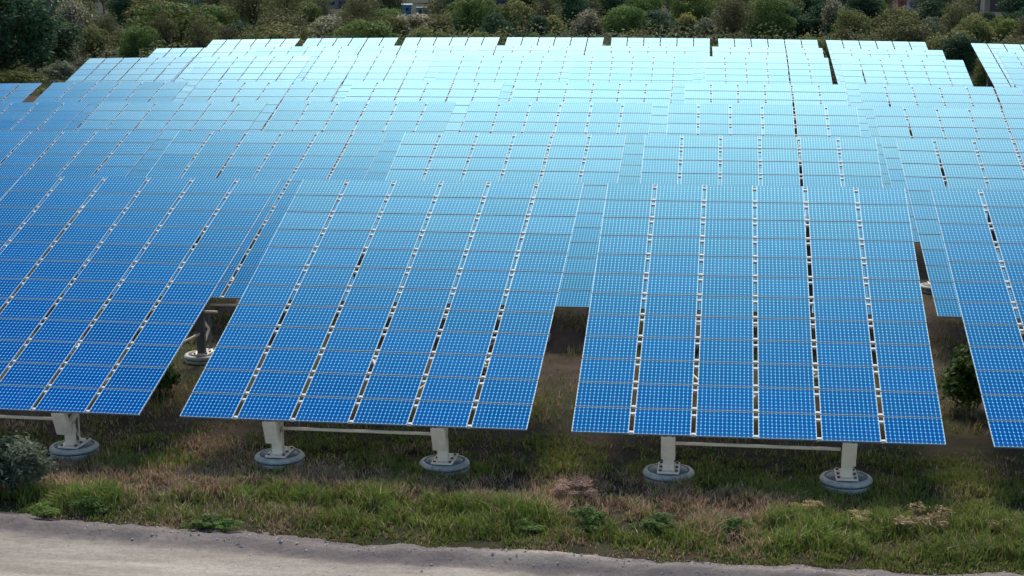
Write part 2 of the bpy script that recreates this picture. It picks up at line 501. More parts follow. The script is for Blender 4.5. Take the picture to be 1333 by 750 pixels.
gob = link('ground', np_mesh('ground', np.stack([X, Y, Z], -1).reshape(-1, 3), quads, ground_mat(), smooth=True))
tag(gob, kind='structure')

# ------------------------------------------------------------------ gravel road along the front
def road_mat():
    q = NT('pale_gravel_road'); g = q.geo()
    mp = q.n('Mapping'); mp.inputs['Rotation'].default_value = (0, 0, -PSI); q.l(g, mp.inputs[0])
    st = q.n('Mapping'); st.inputs['Scale'].default_value = (.12, 1, 1); q.l(mp.outputs[0], st.inputs[0])
    a = q.noise(1.6, 5, .6, st.outputs[0]); b = q.noise(9, 6, .75, g); c = q.noise(45, 4, .8, g)
    at = q.n('Attribute'); at.attribute_name = 'tint'
    base = q.mix(q.ramp(a, [(.35, (0, 0, 0)), (.65, (1, 1, 1))]), (.33, .29, .24), (.53, .47, .40))
    base = q.mix(at.outputs['Fac'], (.19, .163, .152), base)
    base = q.mix(.55, base, q.ramp(b, [(.3, (.45, .44, .44)), (.55, (1, 1, 1)), (.8, (1.0, 1.0, 1.0))]), 'MULTIPLY')
    base = q.mix(.5, base, q.ramp(c, [(.3, (.5, .5, .5)), (.6, (1, 1, 1))]), 'MULTIPLY')
    q.l(base, q.p.inputs['Base Color']); q.p.inputs['Roughness'].default_value = .95
    q.p.inputs['Specular IOR Level'].default_value = .15
    q.bump(q.math('ADD', b, q.math('MULTIPLY', c, .5)), .8, .05)
    return q.m
rs = np.arange(-34, 34.01, .12); rd = np.concatenate([np.arange(ROAD_D - 10, ROAD_D - 3.0, .4), np.arange(ROAD_D - 3.0, ROAD_D + 2.6, .08)])
S_, D_ = np.meshgrid(rs, rd)
XR = U.x * S_ + V.x * D_; YR = U.y * S_ + V.y * D_
edge = ROAD_D + edge_curve(S_) + (fbm(S_ * .35, S_ * 0, 5) - .5) * 1.0 + (fbm(S_ * 1.7, S_ * 0, 6) - .5) * .45
t = D_ - edge
ridge = np.exp(-((t + .75) / .42) ** 2) * (.09 + .16 * fbm(S_ * .5, D_ * .8, 7)) + np.exp(-((t + 1.9) / .5) ** 2) * .05
heap = np.exp(-(((S_ - (-5.0)) / 1.3) ** 2 + ((t + .5) / .5) ** 2)) * .18
lump = (fbm(S_ * 2.2, D_ * 2.2, 8) - .5) * .10 * np.clip((t + 2.6) / 1.2, .12, 1) + (fbm(S_ * 7, D_ * 7, 9, 2) - .5) * .035
ZR = ground_np(XR, YR) - .03 + ridge + heap + lump - np.clip((t - .05) / .5, 0, 1) * .45
tint = np.clip(1.15 - np.clip((t + 2.3) / 1.1, 0, 1) * (.55 + .9 * fbm(S_ * .5, D_ * 2.0, 11)) + heap * 3, 0, 1)
tint = np.clip(tint - .35 * np.exp(-((t + 1.3) / .25) ** 2) * fbm(S_ * .4, D_, 12), 0, 1)
ny, nx = S_.shape; idx = np.arange(nx * ny).reshape(ny, nx)
quads = np.stack([idx[:-1, :-1], idx[:-1, 1:], idx[1:, 1:], idx[1:, :-1]], -1).reshape(-1, 4)
rob = link('gravel_road', np_mesh('gravel_road', np.stack([XR, YR, ZR], -1).reshape(-1, 3), quads, road_mat(), np.repeat(tint.reshape(-1, 1), 3, 1), smooth=True))
tag(rob, kind='structure')
# loose stones along the verge
def stones():
    n = 1400
    s = rng.uniform(-22, 22, n); d = ROAD_D + edge_curve(s) - rng.gamma(2.0, .45, n) + .25
    x = U.x * s + V.x * d; y = U.y * s + V.y * d
    e = ROAD_D + edge_curve(s) + (fbm(s * .35, s * 0, 5) - .5) * 1.0 + (fbm(s * 1.7, s * 0, 6) - .5) * .45
    tt = d - e
    z = ground_np(x, y) - .03 + np.exp(-((tt + .75) / .42) ** 2) * (.09 + .16 * fbm(s * .5, d * .8, 7)) + np.exp(-((tt + 1.9) / .5) ** 2) * .05 + np.exp(-(((s + 5) / 1.3) ** 2 + ((tt + .5) / .5) ** 2)) * .18
    r = rng.gamma(1.6, .009, n) + .008
    base = np.array([(1, 0, 0), (-1, 0, 0), (0, 1, 0), (0, -1, 0), (0, 0, .7), (0, 0, -.7)], float)
    tri = np.array([(0, 2, 4), (2, 1, 4), (1, 3, 4), (3, 0, 4), (2, 0, 5), (1, 2, 5), (3, 1, 5), (0, 3, 5)])
    ang = rng.uniform(0, 6.28, n); ca, sa = np.cos(ang), np.sin(ang)
    P = base[None] * r[:, None, None] * rng.uniform(.6, 1.4, (n, 6, 1))
    Q = np.stack([P[..., 0] * ca[:, None] - P[..., 1] * sa[:, None] + x[:, None], P[..., 0] * sa[:, None] + P[..., 1] * ca[:, None] + y[:, None], P[..., 2] + z[:, None] + r[:, None] * .25], -1)
    F = (tri[None] + 6 * np.arange(n)[:, None, None]).reshape(-1, 3)
    c = rng.uniform(.25, .55, (n, 1, 1)) * np.array([1, .92, .84])[None, None]; c = np.repeat(c, 6, 1)
    o = link('road_stones', np_mesh('road_stones', Q.reshape(-1, 3), F, M['tint'], c.reshape(-1, 3), tris=True))
    tag(o, 'small loose grey stones scattered along the gravel road verge', 'stones', kind='stuff')

def tint_mat(name, rough=.9, trans=0., spec=.15, lo=.75):
    q = NT(name); at = q.n('Attribute'); at.attribute_name = 'tint'
    oi = q.n('ObjectInfo').outputs['Random']
    hsv = q.n('HueSaturation'); q.l(at.outputs['Color'], hsv.inputs['Color'])
    q.l(q.math('MULTIPLY_ADD', oi, .5, lo), hsv.inputs['Value']); q.l(q.math('MULTIPLY_ADD', oi, .03, .485), hsv.inputs['Hue'])
    c = hsv.outputs[0] if trans else at.outputs['Color']
    q.l(c, q.p.inputs['Base Color']); q.p.inputs['Roughness'].default_value = rough
    q.p.inputs['Specular IOR Level'].default_value = spec
    if trans:
        tb = q.n('BsdfTranslucent'); q.l(c, tb.inputs[0]); mx = q.n('MixShader'); mx.inputs[0].default_value = trans
        q.l(q.p.outputs[0], mx.inputs[1]); q.l(tb.outputs[0], mx.inputs[2])
        q.l(mx.outputs[0], q.t.nodes['Material Output'].inputs[0])
    return q.m
M['tint'] = tint_mat('stone_tint')
M['leaf'] = tint_mat('leaf_tint', .7, .38, .2, 1.05)
M['grass'] = tint_mat('grass_tint', .75, .30, .2)
M['bark'] = simple('grey_brown_bark', (.075, .06, .05), .9, 0, .35, 4.)
stones()

# ------------------------------------------------------------------ grass and weeds
GREEN = np.array([.150, .195, .036]); LUSH = np.array([.115, .195, .032]); OLIVE = np.array([.270, .230, .062]); STRAW = np.array([.48, .38, .21]); PINK = np.array([.45, .285, .20])
def dryness(s, d):
    """0 lush, 1 dry pinkish seed heads"""
    n = fbm(s * .33, d * .45, 21); m = fbm(s * .11, d * .2, 22)
    band = np.exp(-((d - 43.8) / 1.5) ** 2)
    left = np.clip((-s - 2) / 8, 0, 1)
    return np.clip((n - .5) * 4.2 + (m - .5) * 1.5 + band * (.40 + .45 * left) - .35 * np.exp(-((d - 41.0) / .9) ** 2) + .14, 0, 1)
def blades(name, s, d, h, w, colr, lean, label):
    n = len(s)
    x = U.x * s + V.x * d; y = U.y * s + V.y * d
    z = ground_np(x, y) + (fbm(x * .5, y * .5, 2) - .5) * .22 * np.clip((d - ROAD_D) / 2.0, 0, 1) * np.clip(1 - np.abs(y - 45) / 22, 0, 1) * np.clip(1.3 - np.abs(x) / 30, 0, 1) - .02
    a = rng.uniform(0, 6.283, n); ax, ay = np.cos(a), np.sin(a)
    b = rng.uniform(0, 6.283, n); lx, ly = np.cos(b) * lean * h, np.sin(b) * lean * h
    P = np.zeros((n, 5, 3)); hw = w / 2
    P[:, 0] = np.stack([x - ax * hw, y - ay * hw, z], -1); P[:, 1] = np.stack([x + ax * hw, y + ay * hw, z], -1)
    mx, my, mz = x + lx * .3, y + ly * .3, z + h * .55
    P[:, 2] = np.stack([mx - ax * hw * .8, my - ay * hw * .8, mz], -1); P[:, 3] = np.stack([mx + ax * hw * .8, my + ay * hw * .8, mz], -1)
    P[:, 4] = np.stack([x + lx, y + ly, z + h * (1 - .25 * lean)], -1)
    tri = np.array([(0, 1, 3), (0, 3, 2), (2, 3, 4)])
    F = (tri[None] + 5 * np.arange(n)[:, None, None]).reshape(-1, 3)
    C = np.repeat(colr[:, None, :], 5, 1)
    o = link(name, np_mesh(name, P.reshape(-1, 3), F, M['grass'], C.reshape(-1, 3), tris=True))
    tag(o, label, 'grass', kind='stuff'); return o
def away_from_pads(s, d):
    x = U.x * s + V.x * d; y = U.y * s + V.y * d; ok = np.ones(len(s), bool)
    for fx, fy in FOOT:
        if fy < 70: ok &= (x - fx) ** 2 + (y - fy) ** 2 > .74 ** 2
    return ok
def front_grass():
    n = 230000
    s = rng.uniform(-27, 19, n); d = ROAD_D - .7 + rng.beta(1.05, 1.7, n) * 11
    edge = ROAD_D + edge_curve(s) + (fbm(s * .35, s * 0, 5) - .5) * 1.0 + (fbm(s * 1.7, s * 0, 6) - .5) * .45
    clump = fbm(s * 1.1, d * 1.1, 31); fine = fbm(s * 3.5, d * 3.5, 32, 3)
    dry = dryness(s, d)
    keep = away_from_pads(s, d) & (d > edge - .05 + rng.gamma(1, .12, n)) & (rng.random(n) < np.clip(.35 + (clump - .4) * 2.4 + (fine - .5) * 1.5, .08, 1))
    s, d, clump, fine, dry, edge = (q[keep] for q in (s, d, clump, fine, dry, edge)); n = len(s)
    lushb = np.exp(-((d - 41.5) / 1.2) ** 2) * np.clip((clump - .35) * 3, 0, 1)
    ramp_in = np.clip((d - edge) / 1.0, .25, 1)
    h = (.10 + .20 * clump + .42 * lushb * (1 - .5 * dry) + .10 * fine) * rng.uniform(.55, 1.35, n) * ramp_in
    under = np.clip((d - 46) / 2, 0, 1); h *= 1 - .35 * under
    dead = (rng.random(n) < .12 + .76 * dry)
    k = rng.random((n, 1))
    g = np.where(rng.random((n, 1)) < np.clip(lushb + .2, 0, 1)[:, None], LUSH, GREEN); g = g * (1 - .45 * k) + OLIVE * .45 * k
    pk = np.where(rng.random((n, 1)) < .76, PINK, STRAW) * rng.uniform(.55, 1.2, (n, 1))
    c = np.where(dead[:, None], pk, g) * rng.uniform(.6, 1.3, (n, 1)) * (.75 + .5 * fbm(s * .6, d * .6, 41)[:, None])
    w = np.where(dead, .018, .026) * rng.uniform(.7, 1.5, n) + .006
    blades('grass', s, d, h, w, c, rng.uniform(.1, .9, n), 'rough green and dry grass between the gravel road and front row')
    # behind, under and between the first rows
    n = 90000
    s = rng.uniform(-40, 26, n); d = rng.uniform(49.5, 80, n)
    clump = fbm(s * .6, d * .6, 51); m = fbm(s * .13, d * .13, 52)
    keep = (rng.random(n) < np.clip((clump - .42) * 3.0 + (m - .5) * 1.2, 0.02, .9)) & away_from_pads(s, d)
    s, d, clump = s[keep], d[keep], clump[keep]; n = len(s)
    dead = rng.random(n) < .45
    c = np.where(dead[:, None], PINK * .8, GREEN) * rng.uniform(.6, 1.3, (n, 1))
    blades('grass', s, d, (.12 + .3 * clump) * rng.uniform(.5, 1.4, n), np.full(n, .035), c, rng.uniform(.1, .9, n), 'sparse dry grass on the bare soil beneath the solar arrays')
front_grass()

# leafy plants: many leaf faces spread through a volume
def leaf_cards(P, N, size, asp=1.6, jit=.6):
    """quads centred at P facing roughly N"""
    n = len(P)
    N = N + rng.normal(0, jit, (n, 3)); N /= np.linalg.norm(N, axis=1, keepdims=True) + 1e-9
    T = np.cross(N, rng.normal(0, 1, (n, 3))); T /= np.linalg.norm(T, axis=1, keepdims=True) + 1e-9
    B = np.cross(N, T)
    sz = (size * rng.uniform(.55, 1.4, n))[:, None]
    q = np.stack([P - T * sz * asp * .5, P + B * sz * .38, P + T * sz * asp * .5, P - B * sz * .38], 1)
    return q.reshape(-1, 3)
def quads_for(n): return np.arange(n * 4).reshape(n, 4)

def crown_mesh(name, W_, Hh, z0, nl, nleaf, leaf, colA, colB, seed, flat=.75, upright=0., core=.2, blossom=None, bl_frac=0, ragged=.25):
    """nl leafy clumps in an ellipsoid W_ wide, Hh high starting at z0"""
    global rng
    keep = rng; rng = np.random.default_rng(seed)
    C = []
    while len(C) < nl:
        p = rng.uniform(-1, 1, 3)
        r = np.linalg.norm(p)
        if r > 1 or r < .35 * rng.random(): continue
        if p[2] < -.75: continue
        C.append(p)
    C = np.array(C); C[:, :2] *= (W_ / 2) * (1 - ragged * .5); C[:, 2] = z0 + Hh / 2 + C[:, 2] * Hh / 2 * .85
    rad = rng.uniform(.6, 1.35, nl) * min(W_, Hh) * .155
    k = rng.choice(nl, nleaf, p=rad ** 2 / np.sum(rad ** 2))
    d = rng.normal(0, 1, (nleaf, 3)); d /= np.linalg.norm(d, axis=1, keepdims=True)
    d[:, 2] = np.abs(d[:, 2]) * np.where(rng.random(nleaf) < .72, 1, -1)
    rr = rad[k] * (1 - core * rng.random(nleaf) ** 1.5 + ragged * rng.exponential(.35, nleaf))
    P = C[k] + d * rr[:, None] * np.array([1, 1, flat])
    P[:, 2] += upright * rng.exponential(.35, nleaf) * Hh * .25
    P[:, 2] = np.maximum(P[:, 2], .05)
    N = d * .8 + np.array([0, 0, .35])
    q = leaf_cards(P, N, np.full(nleaf, leaf), 1.5 + 2.2 * upright)
    tone = rng.random((nl, 1))[k]
    c = (np.array(colA) * (1 - tone) + np.array(colB) * tone) * rng.uniform(.65, 1.35, (nleaf, 1))
    if blossom is not None:
        top = np.clip((P[:, 2] - z0) / Hh, 0, 1)
        sel = rng.random(nleaf) < bl_frac * (.35 + .9 * top)
        c[sel] = np.array(blossom) * rng.uniform(.6, 1.1, (sel.sum(), 1))
    me = np_mesh(name, q, quads_for(nleaf), M['leaf'], np.repeat(c, 4, 0))
    rng = keep
    return me, C, rad
def trunk_mesh(name, C, Hh, r0, seed, n=7, bare=0):
    rd_ = random.Random(seed); b = MB()
    lean = Vector((rd_.uniform(-.06, .06), rd_.uniform(-.06, .06), 1)) * Hh * .55
    pts = [Vector((0, 0, -.2)), lean * .5 + Vector((rd_.uniform(-.15, .15), 0, 0)), lean]
    b.tube(pts[0], pts[1], r0, r0 * .75, 8, caps=False); b.tube(pts[1], pts[2], r0 * .75, r0 * .42, 8)
    idx = sorted(range(len(C)), key=lambda i: rd_.random())[:n + bare]
    for j, i in enumerate(idx):
        e = Vector(C[i]); st = pts[1].lerp(pts[2], rd_.random()) if rd_.random() < .7 else pts[0].lerp(pts[1], rd_.uniform(.4, 1))
        m = st.lerp(e, .5) + Vector((0, 0, rd_.uniform(0, .12) * Hh))
        b.tube(st, m, r0 * .34, r0 * .2, 6, caps=False); b.tube(m, e, r0 * .2, r0 * .05, 5)
        for _ in range(2 + (3 if bare else 0)):
            f = m.lerp(e, rd_.uniform(.2, .9)); g_ = f + Vector((rd_.uniform(-1, 1), rd_.uniform(-1, 1), rd_.uniform(.1, 1.1))) * Hh * (.12 if not bare else .17)
            b.tube(f, g_, r0 * .09, r0 * .03, 4)
    return b.mesh(name, M['bark'])

SPEC = {}
def species(key, W_, Hh, z0, nl, nleaf, leaf, a, b_, seed, bare=0, r0=.16, **kw):
    me, C, rad = crown_mesh('crown', W_, Hh - z0, z0, nl, nleaf, leaf, a, b_, seed, **kw)
    SPEC.setdefault(key, []).append((me, trunk_mesh('trunk', C, Hh, r0, seed, 9, bare), W_, Hh))
for sd in (1, 2):
    species('round', 9.0, 8.5, .9, 80, 11000, .24, (.052, .098, .024), (.125, .160, .042), sd)
    species('dark', 7.5, 10., .6, 80, 9000, .26, (.018, .048, .024), (.038, .080, .034), sd + 10, r0=.2)
    species('olive', 7.0, 6.0, .3, 60, 8000, .22, (.080, .095, .030), (.180, .175, .062), sd + 20, ragged=.5)
    species('scrub', 7.0, 6.5, .3, 46, 5500, .22, (.070, .082, .030), (.140, .135, .055), sd + 30, ragged=.7, bare=10)
    species('bare', 6.5, 9.5, 1.8, 40, 2600, .22, (.070, .078, .030), (.14, .130, .052), sd + 40, ragged=.8, bare=26, r0=.2)
    species('grey', 4.0, 3.2, .1, 40, 4500, .15, (.085, .105, .062), (.17, .19, .125), sd + 50, ragged=.5)
    species('bright', 6.0, 5.0, .2, 50, 7200, .20, (.090, .125, .026), (.190, .200, .048), sd + 60, ragged=.4)
    species('blossom', 6.5, 6.5, .8, 46, 7000, .20, (.095, .105, .05), (.19, .185, .09), sd + 70, ragged=.6, blossom=(.48, .44, .33), bl_frac=.34, bare=8)
    species('reed', 4.5, 3.6, .05, 34, 4500, .22, (.13, .14, .035), (.25, .23, .07), sd + 80, ragged=.5, upright=.8)

TREES = []
def tree(key, x, y, h, w=None, label=None, cat='tree', group=None, name=None, var=None, rot=None):
    rd_ = TREE_RNG
    crown, trunk, W_, Hh = SPEC[key][var if var is not None else rd_.randrange(len(SPEC[key]))]
    root = bpy.data.objects.new(name or (key + '_tree' if key in ('round', 'dark', 'olive', 'bare', 'blossom') else key + '_bush'), None)
    col.objects.link(root); root.location = (x, y, ground_z(x, y)); root.rotation_euler = (0, 0, rot if rot is not None else rd_.uniform(0, 6.28))
    sz = h / Hh; sw = (w / W_) if w else sz * rd_.uniform(.85, 1.25)
    root.scale = (sw, sw, sz)
    link('trunk', trunk, root); link('crown', crown, root)
    tag(root, label, cat, group); TREES.append((x, y, h, (w or W_ * sw)))
    return root
TREE_RNG = random.Random(11)
NAMED = []
def at_px(key, px, py_base, w_px, top_py, label, cat='tree', name=None, group=None):
    p = on_ground(px, py_base); k = FPX / math.hypot(p.y, H)
    w = w_px / k; h = (py_base - top_py) / k
    NAMED.append((px, w_px / 2, p.y, top_py))
    return tree(key, p.x, p.y, h, w, label, cat, group, name)
at_px('dark', 8, 112, 130, -30, 'large dark evergreen tree in the top left corner behind the fourth row')
at_px('dark', -50, 118, 110, -40, 'dark evergreen tree cut off by the left edge of the picture')
at_px('dark', 70, 93, 80, 28, 'dark bush-shaped tree below the blossoming tree at upper left')
at_px('bright', 22, 118, 72, 92, 'low bright green bush at far left just above the fourth row', 'bush')
at_px('round', 62, 84, 74, 18, 'mid green round tree in front of the blossoming tree at upper left')
at_px('blossom', 92, 72, 66, 3, 'pale blossoming tree between dark trees at upper left')
at_px('grey', 78, 106, 48, 76, 'pale grey-green shrub on dry grass left of the fifth row', 'shrub')
at_px('olive', 124, 82, 50, 36, 'olive bush left of the big round green tree', 'bush')
at_px('olive', 158, 70, 44, 40, 'low olive bush touching the big round green tree', 'bush')
at_px('round', 233, 84, 122, 0, 'big round bright green tree above the left end of rearmost rows')
at_px('bright', 232, 78, 36, 40, 'small yellow-green bush in front of the big round tree', 'bush')
at_px('bright', 280, 70, 40, 28, 'yellow-green bush at the right foot of the big round tree', 'bush')
at_px('bare', 330, 62, 80, -30, 'tall bare-branched dark tree right of the big round tree')
at_px('bare', 372, 66, 70, -28, 'bare-branched dark tree above the gap in the rearmost row')
at_px('bright', 390, 66, 32, 36, 'low yellow-brown bush seen in the leftmost gap of rearmost row', 'bush')
at_px('blossom', 430, 62, 70, 22, 'pale twiggy shrub in front of the white van', 'shrub')
at_px('bare', 476, 64, 50, -25, 'thin dark leaning bare tree left of the blue cabin')
at_px('blossom', 545, 62, 90, 20, 'pale strawy shrub below the blue cabin', 'shrub')
at_px('olive', 510, 64, 60, 22, 'olive shrub to the left below the blue cabin', 'shrub')
at_px('round', 618, 64, 74, -6, 'yellow-green tree right of the blue cabin')
at_px('olive', 575, 62, 60, 18, 'olive shrub between blue cabin and yellow-green tree', 'shrub')
at_px('olive', 668, 62, 60, 3, 'sunlit olive tree above the third gap of the rearmost row')
at_px('grey', 685, 58, 26, 33, 'small grey-green bush above the middle of the rearmost row', 'bush')
at_px('reed', 715, 60, 40, 26, 'yellow-green clump of tall stems above the middle rear arrays', 'shrub')
at_px('grey', 752, 62, 46, 30, 'wide grey bush left of the fourth rear gap', 'bush')
at_px('blossom', 768, 62, 46, 16, 'straw-coloured twiggy bush above the fourth rear gap', 'bush')
at_px('round', 812, 64, 60, 6, 'dense green tree right of the fourth rear gap')
at_px('dark', 848, 62, 66, 14, 'broad deep green bush right of centre behind the rearmost row', 'bush')
at_px('reed', 892, 60, 40, 26, 'yellow-green bush between deep green bush and grey-green tree', 'bush')
at_px('grey', 930, 64, 60, 18, 'large grey-green bush above the fifth rear gap', 'bush')
at_px('dark', 1018, 66, 46, 4, 'narrow dark green tree above the sixth rear array')
at_px('dark', 1048, 66, 50, 20, 'rounded dark green bush left of the pale blossoming bush', 'bush')
at_px('blossom', 1082, 68, 44, 2, 'pale blossoming bush above the sixth rear gap', 'bush')
at_px('olive', 1106, 74, 56, 12, 'olive green bush rising in the sixth rear gap', 'bush')
at_px('olive', 1165, 70, 74, 10, 'broad olive bush below the red and blue building', 'bush')
at_px('grey', 1215, 72, 60, 16, 'grey-green bush left of the dark navy building', 'bush')
at_px('bright', 1300, 80, 70, 22, 'bright green tree at the right edge above the last array')
at_px('olive', 1262, 88, 66, 22, 'olive tree above the aisle at upper right')
at_px('round', 1290, 128, 54, 70, 'green bush standing in the aisle at upper right', 'bush')
at_px('dark', 1245, 112, 60, 44, 'dark bush at the left side of the upper right aisle', 'bush')

# buildings glimpsed through the wood ------------------------------------------------
def paint(name, c, rough=.6, var=.1): return simple(name, c, rough, 0, var, 1.2)
M['maroon'] = paint('maroon_cladding', (.050, .026, .028)); M['navy'] = paint('navy_panel', (.012, .018, .04), .4)
M['tealblue'] = paint('blue_cabin_paint', (.03, .16, .26), .5); M['red'] = paint('red_panel', (.32, .03, .04), .5)
M['bluepanel'] = paint('blue_panel', (.03, .10, .28), .5); M['cream'] = paint('pinkish_cream_wall', (.17, .14, .135)); M['whitep'] = paint('white_paint', (.75, .75, .73), .4)
M['greyw'] = paint('grey_shed_wall', (.24, .235, .23)); M['roofg'] = paint('grey_roof', (.15, .15, .155), .6); M['glass'] = simple('dark_window_glass', (.03, .04, .05), .12, 0, .1, 1.)
M['rubber'] = simple('black_rubber', (.02, .02, .02), .8); M['bluegrey'] = paint('blue_grey_cladding', (.16, .22, .26))
BLD = []
def part(b, name, mat, root): return link(name, b.mesh(name, mat), root)
def building(name, px, py, w, dpt, h, wall, roof, label, windows=(), doors=(), gable=False, yaw=0., cat='building', ribs=0):
    p = on_ground(px, py); root = bpy.data.objects.new(name, None); col.objects.link(root)
    root.location = (p.x, p.y, p.z); root.rotation_euler = (0, 0, yaw); tag(root, label, cat)
    b = MB(); b.box(-w / 2, w / 2, 0, dpt, -.3, h)
    if gable:
        rh = w * .22
        b.add([(-w / 2, 0, h), (w / 2, 0, h), (0, 0, h + rh), (-w / 2, dpt, h), (w / 2, dpt, h), (0, dpt, h + rh)], [(0, 1, 2), (4, 3, 5)])
    if ribs:
        for i in range(ribs): x = -w / 2 + w * (i + .5) / ribs; b.box(x - .04, x + .04, -.05, -.002, .1, h - .1)
    part(b, 'wall', wall, root)
    b = MB()
    if gable:
        for s in (-1, 1):
            a_ = Vector((0, 0, h + rh + .06)); e_ = Vector((s * (w / 2 + .3), 0, h - .06)); d_ = (e_ - a_)
            nn = Vector((-d_.z * s, 0, abs(d_.x))).normalized()
            vs = [a_ + Vector((0, -.3, 0)), e_ + Vector((0, -.3, 0)), e_ + Vector((0, dpt + .3, 0)), a_ + Vector((0, dpt + .3, 0))]
            vs = vs + [v + Vector((0, 0, .12)) for v in vs]
            b.add(vs, [(0, 1, 2, 3), (7, 6, 5, 4), (0, 4, 5, 1), (1, 5, 6, 2), (2, 6, 7, 3), (3, 7, 4, 0)])
    else: b.box(-w / 2 - .15, w / 2 + .15, -.15, dpt + .15, h + .002, h + .25)
    part(b, 'roof', roof, root)
    for x, z, ww, hh in windows:
        b = MB(); b.box(x - ww / 2 - .08, x + ww / 2 + .08, -.06, -.003, z - .08, z + hh + .08); f = part(b, 'window', M['roofg'], root)
        b = MB(); b.box(x - ww / 2, x + ww / 2, -.08, -.062, z, z + hh); part(b, 'pane', M['glass'], f)
    for x, ww, hh, mt in doors:
        b = MB(); b.box(x - ww / 2, x + ww / 2, -.09, -.003, .02, hh); f = part(b, 'door', mt, root)
        b = MB(); b.box(x + ww * .36, x + ww * .36 + .06, -.14, -.092, hh * .42, hh * .42 + .25); part(b, 'handle', M['roofg'], f)
    BLD.append((px, w * FPX / p.y / 2 + 3, py, p.y))
    return root
building('barn', 72, 15, 11.5, 9, 5.5, M['maroon'], M['roofg'], 'dark maroon barn half hidden by trees at upper left', doors=((-2.5, 3.2, 3.6, M['dark_steel']),), gable=True)
building('shed', 146, 39, 6.2, 5, 2.0, M['greyw'], M['roofg'], 'small grey gabled shed behind the olive bush at upper left', windows=((-1.5, .8, 1.0, .7),), doors=((1.2, 1.0, 1.8, M['dark_steel']),), gable=True)
building('warehouse', 440, 11, 22, 12, 6, M['cream'], M['roofg'], 'pinkish cream building behind bare trees at top left of centre', windows=((-8, 1.2, 1.6, 1.2), (-5, 1.2, 1.6, 1.2), (-2, 1.2, 1.6, 1.2), (5, 1.2, 1.6, 1.2), (8, 1.2, 1.6, 1.2)), doors=((1.5, 2.4, 2.8, M['navy']),))
building('blue_cabin', 526, 21, 4.2, 5.0, 3.1, M['tealblue'], M['whitep'], 'blue metal cabin with pale roof showing through the wood', windows=((.9, 1.5, .9, .8),), doors=((-1.0, .9, 2.0, M['navy']),), ribs=13, cat='cabin')
building('grey_cabin', 552, 21, 4.5, 4, 2.2, M['bluegrey'], M['roofg'], 'low blue-grey cabin beside the blue metal cabin', windows=((.8, .9, 1.0, .7),), doors=((-1.1, .9, 1.9, M['navy']),), ribs=12, cat='cabin')
building('dark_hall', 648, 9, 9, 7, 5, M['navy'], M['roofg'], 'dark navy hall behind the yellow-green tree at top centre', windows=((-2, 1.2, 1.6, 1.0), (2, 1.2, 1.6, 1.0)))
building('red_building', 1176, 12, 4.6, 6, 5, M['red'], M['roofg'], 'red clad building block at the top right beside blue cladding', windows=((-.8, 2.2, 1.0, .8),), doors=((1.0, .9, 2.0, M['bluepanel']),), ribs=10)
building('blue_building', 1189, 14, 3.0, 5, 4, M['bluepanel'], M['roofg'], 'blue clad block right beside the red building', doors=((.2, 1.0, 2.0, M['navy']),), ribs=8)
building('navy_building', 1262, 19, 7.4, 7, 6, M['navy'], M['roofg'], 'dark navy building with maroon neighbour at the top right', windows=((-1.8, 2.6, 1.0, .9), (1.6, 2.6, 1.0, .9)), doors=((0, 1.2, 2.2, M['dark_steel']),))
building('maroon_building', 1303, 15, 8.5, 7, 6, M['maroon'], M['roofg'], 'maroon building at the top right corner beside the navy one', windows=((-2, 1.4, 1.2, 1.0), (2, 1.4, 1.2, 1.0)))
def van():
    p = on_ground(432, 29); root = bpy.data.objects.new('parked_van', None); col.objects.link(root); root.location = p; root.rotation_euler = (0, 0, .15)
    tag(root, 'white van parked behind the twiggy trees left of the blue cabin', 'van')
    bm = bmesh.new()
    prof = [(-2.4, .35), (2.4, .35), (2.45, 1.0), (1.75, 1.25), (1.15, 2.05), (-2.35, 2.15), (-2.42, 1.2)]
    L_ = [bm.verts.new((x, -.9, z)) for x, z in prof]; R_ = [bm.verts.new((x, .9, z)) for x, z in prof]
    bm.faces.new(L_); bm.faces.new(R_[::-1])
    for i in range(len(prof)): bm.faces.new((L_[i], R_[i], R_[(i + 1) % 7], L_[(i + 1) % 7]))
    bmesh.ops.recalc_face_normals(bm, faces=bm.faces)
    bmesh.ops.bevel(bm, geom=list(bm.edges), offset=.07, segments=2, affect='EDGES')
    me = bpy.data.meshes.new('body'); bm.to_mesh(me); bm.free(); me.materials.append(M['whitep']); link('body', me, root)
    for x0, x1, z0, z1 in ((.35, 1.15, 1.3, 1.9),):
        b = MB(); b.box(x0, x1, -.935, -.905, z0, z1); part(b, 'side_window', M['glass'], root)
    b = MB(); b.bar((1.78, 0, 1.32), (1.24, 0, 1.98), 1.5, .02, (0, 1, 0)); part(b, 'windscreen', M['glass'], root)
    for x in (-1.5, 1.5):
        for y in (-.86, .86):
            b = MB(); b.tube((x, y - .1, .33), (x, y + .1, .33), .33, n=16); w_ = part(b, 'wheel', M['rubber'], root)
            b = MB(); b.tube((x, y - .115, .33), (x, y + .115, .33), .18, n=12); part(b, 'rim', M['roofg'], w_)
    BLD.append((432, 14, 29, p.y))
van()
def white_box_post():
    p = on_ground(125, 45); root = bpy.data.objects.new('utility_post', None); col.objects.link(root); root.location = p
    tag(root, 'thin dark utility post carrying a white box at upper left', 'post')
    b = MB(); b.tube((0, 0, -.2), (0, 0, 7.0), .09, .06, 8); part(b, 'pole', M['bark'], root)
    b = MB(); b.box(-.32, .32, -.42, -.1, 4.0, 4.75); bx_ = part(b, 'meter_box', M['whitep'], root)
    b = MB(); b.box(-.36, .36, -.46, -.06, 4.752, 4.80); part(b, 'lid', M['roofg'], bx_)
    BLD.append((125, 6, 30, p.y))
white_box_post()

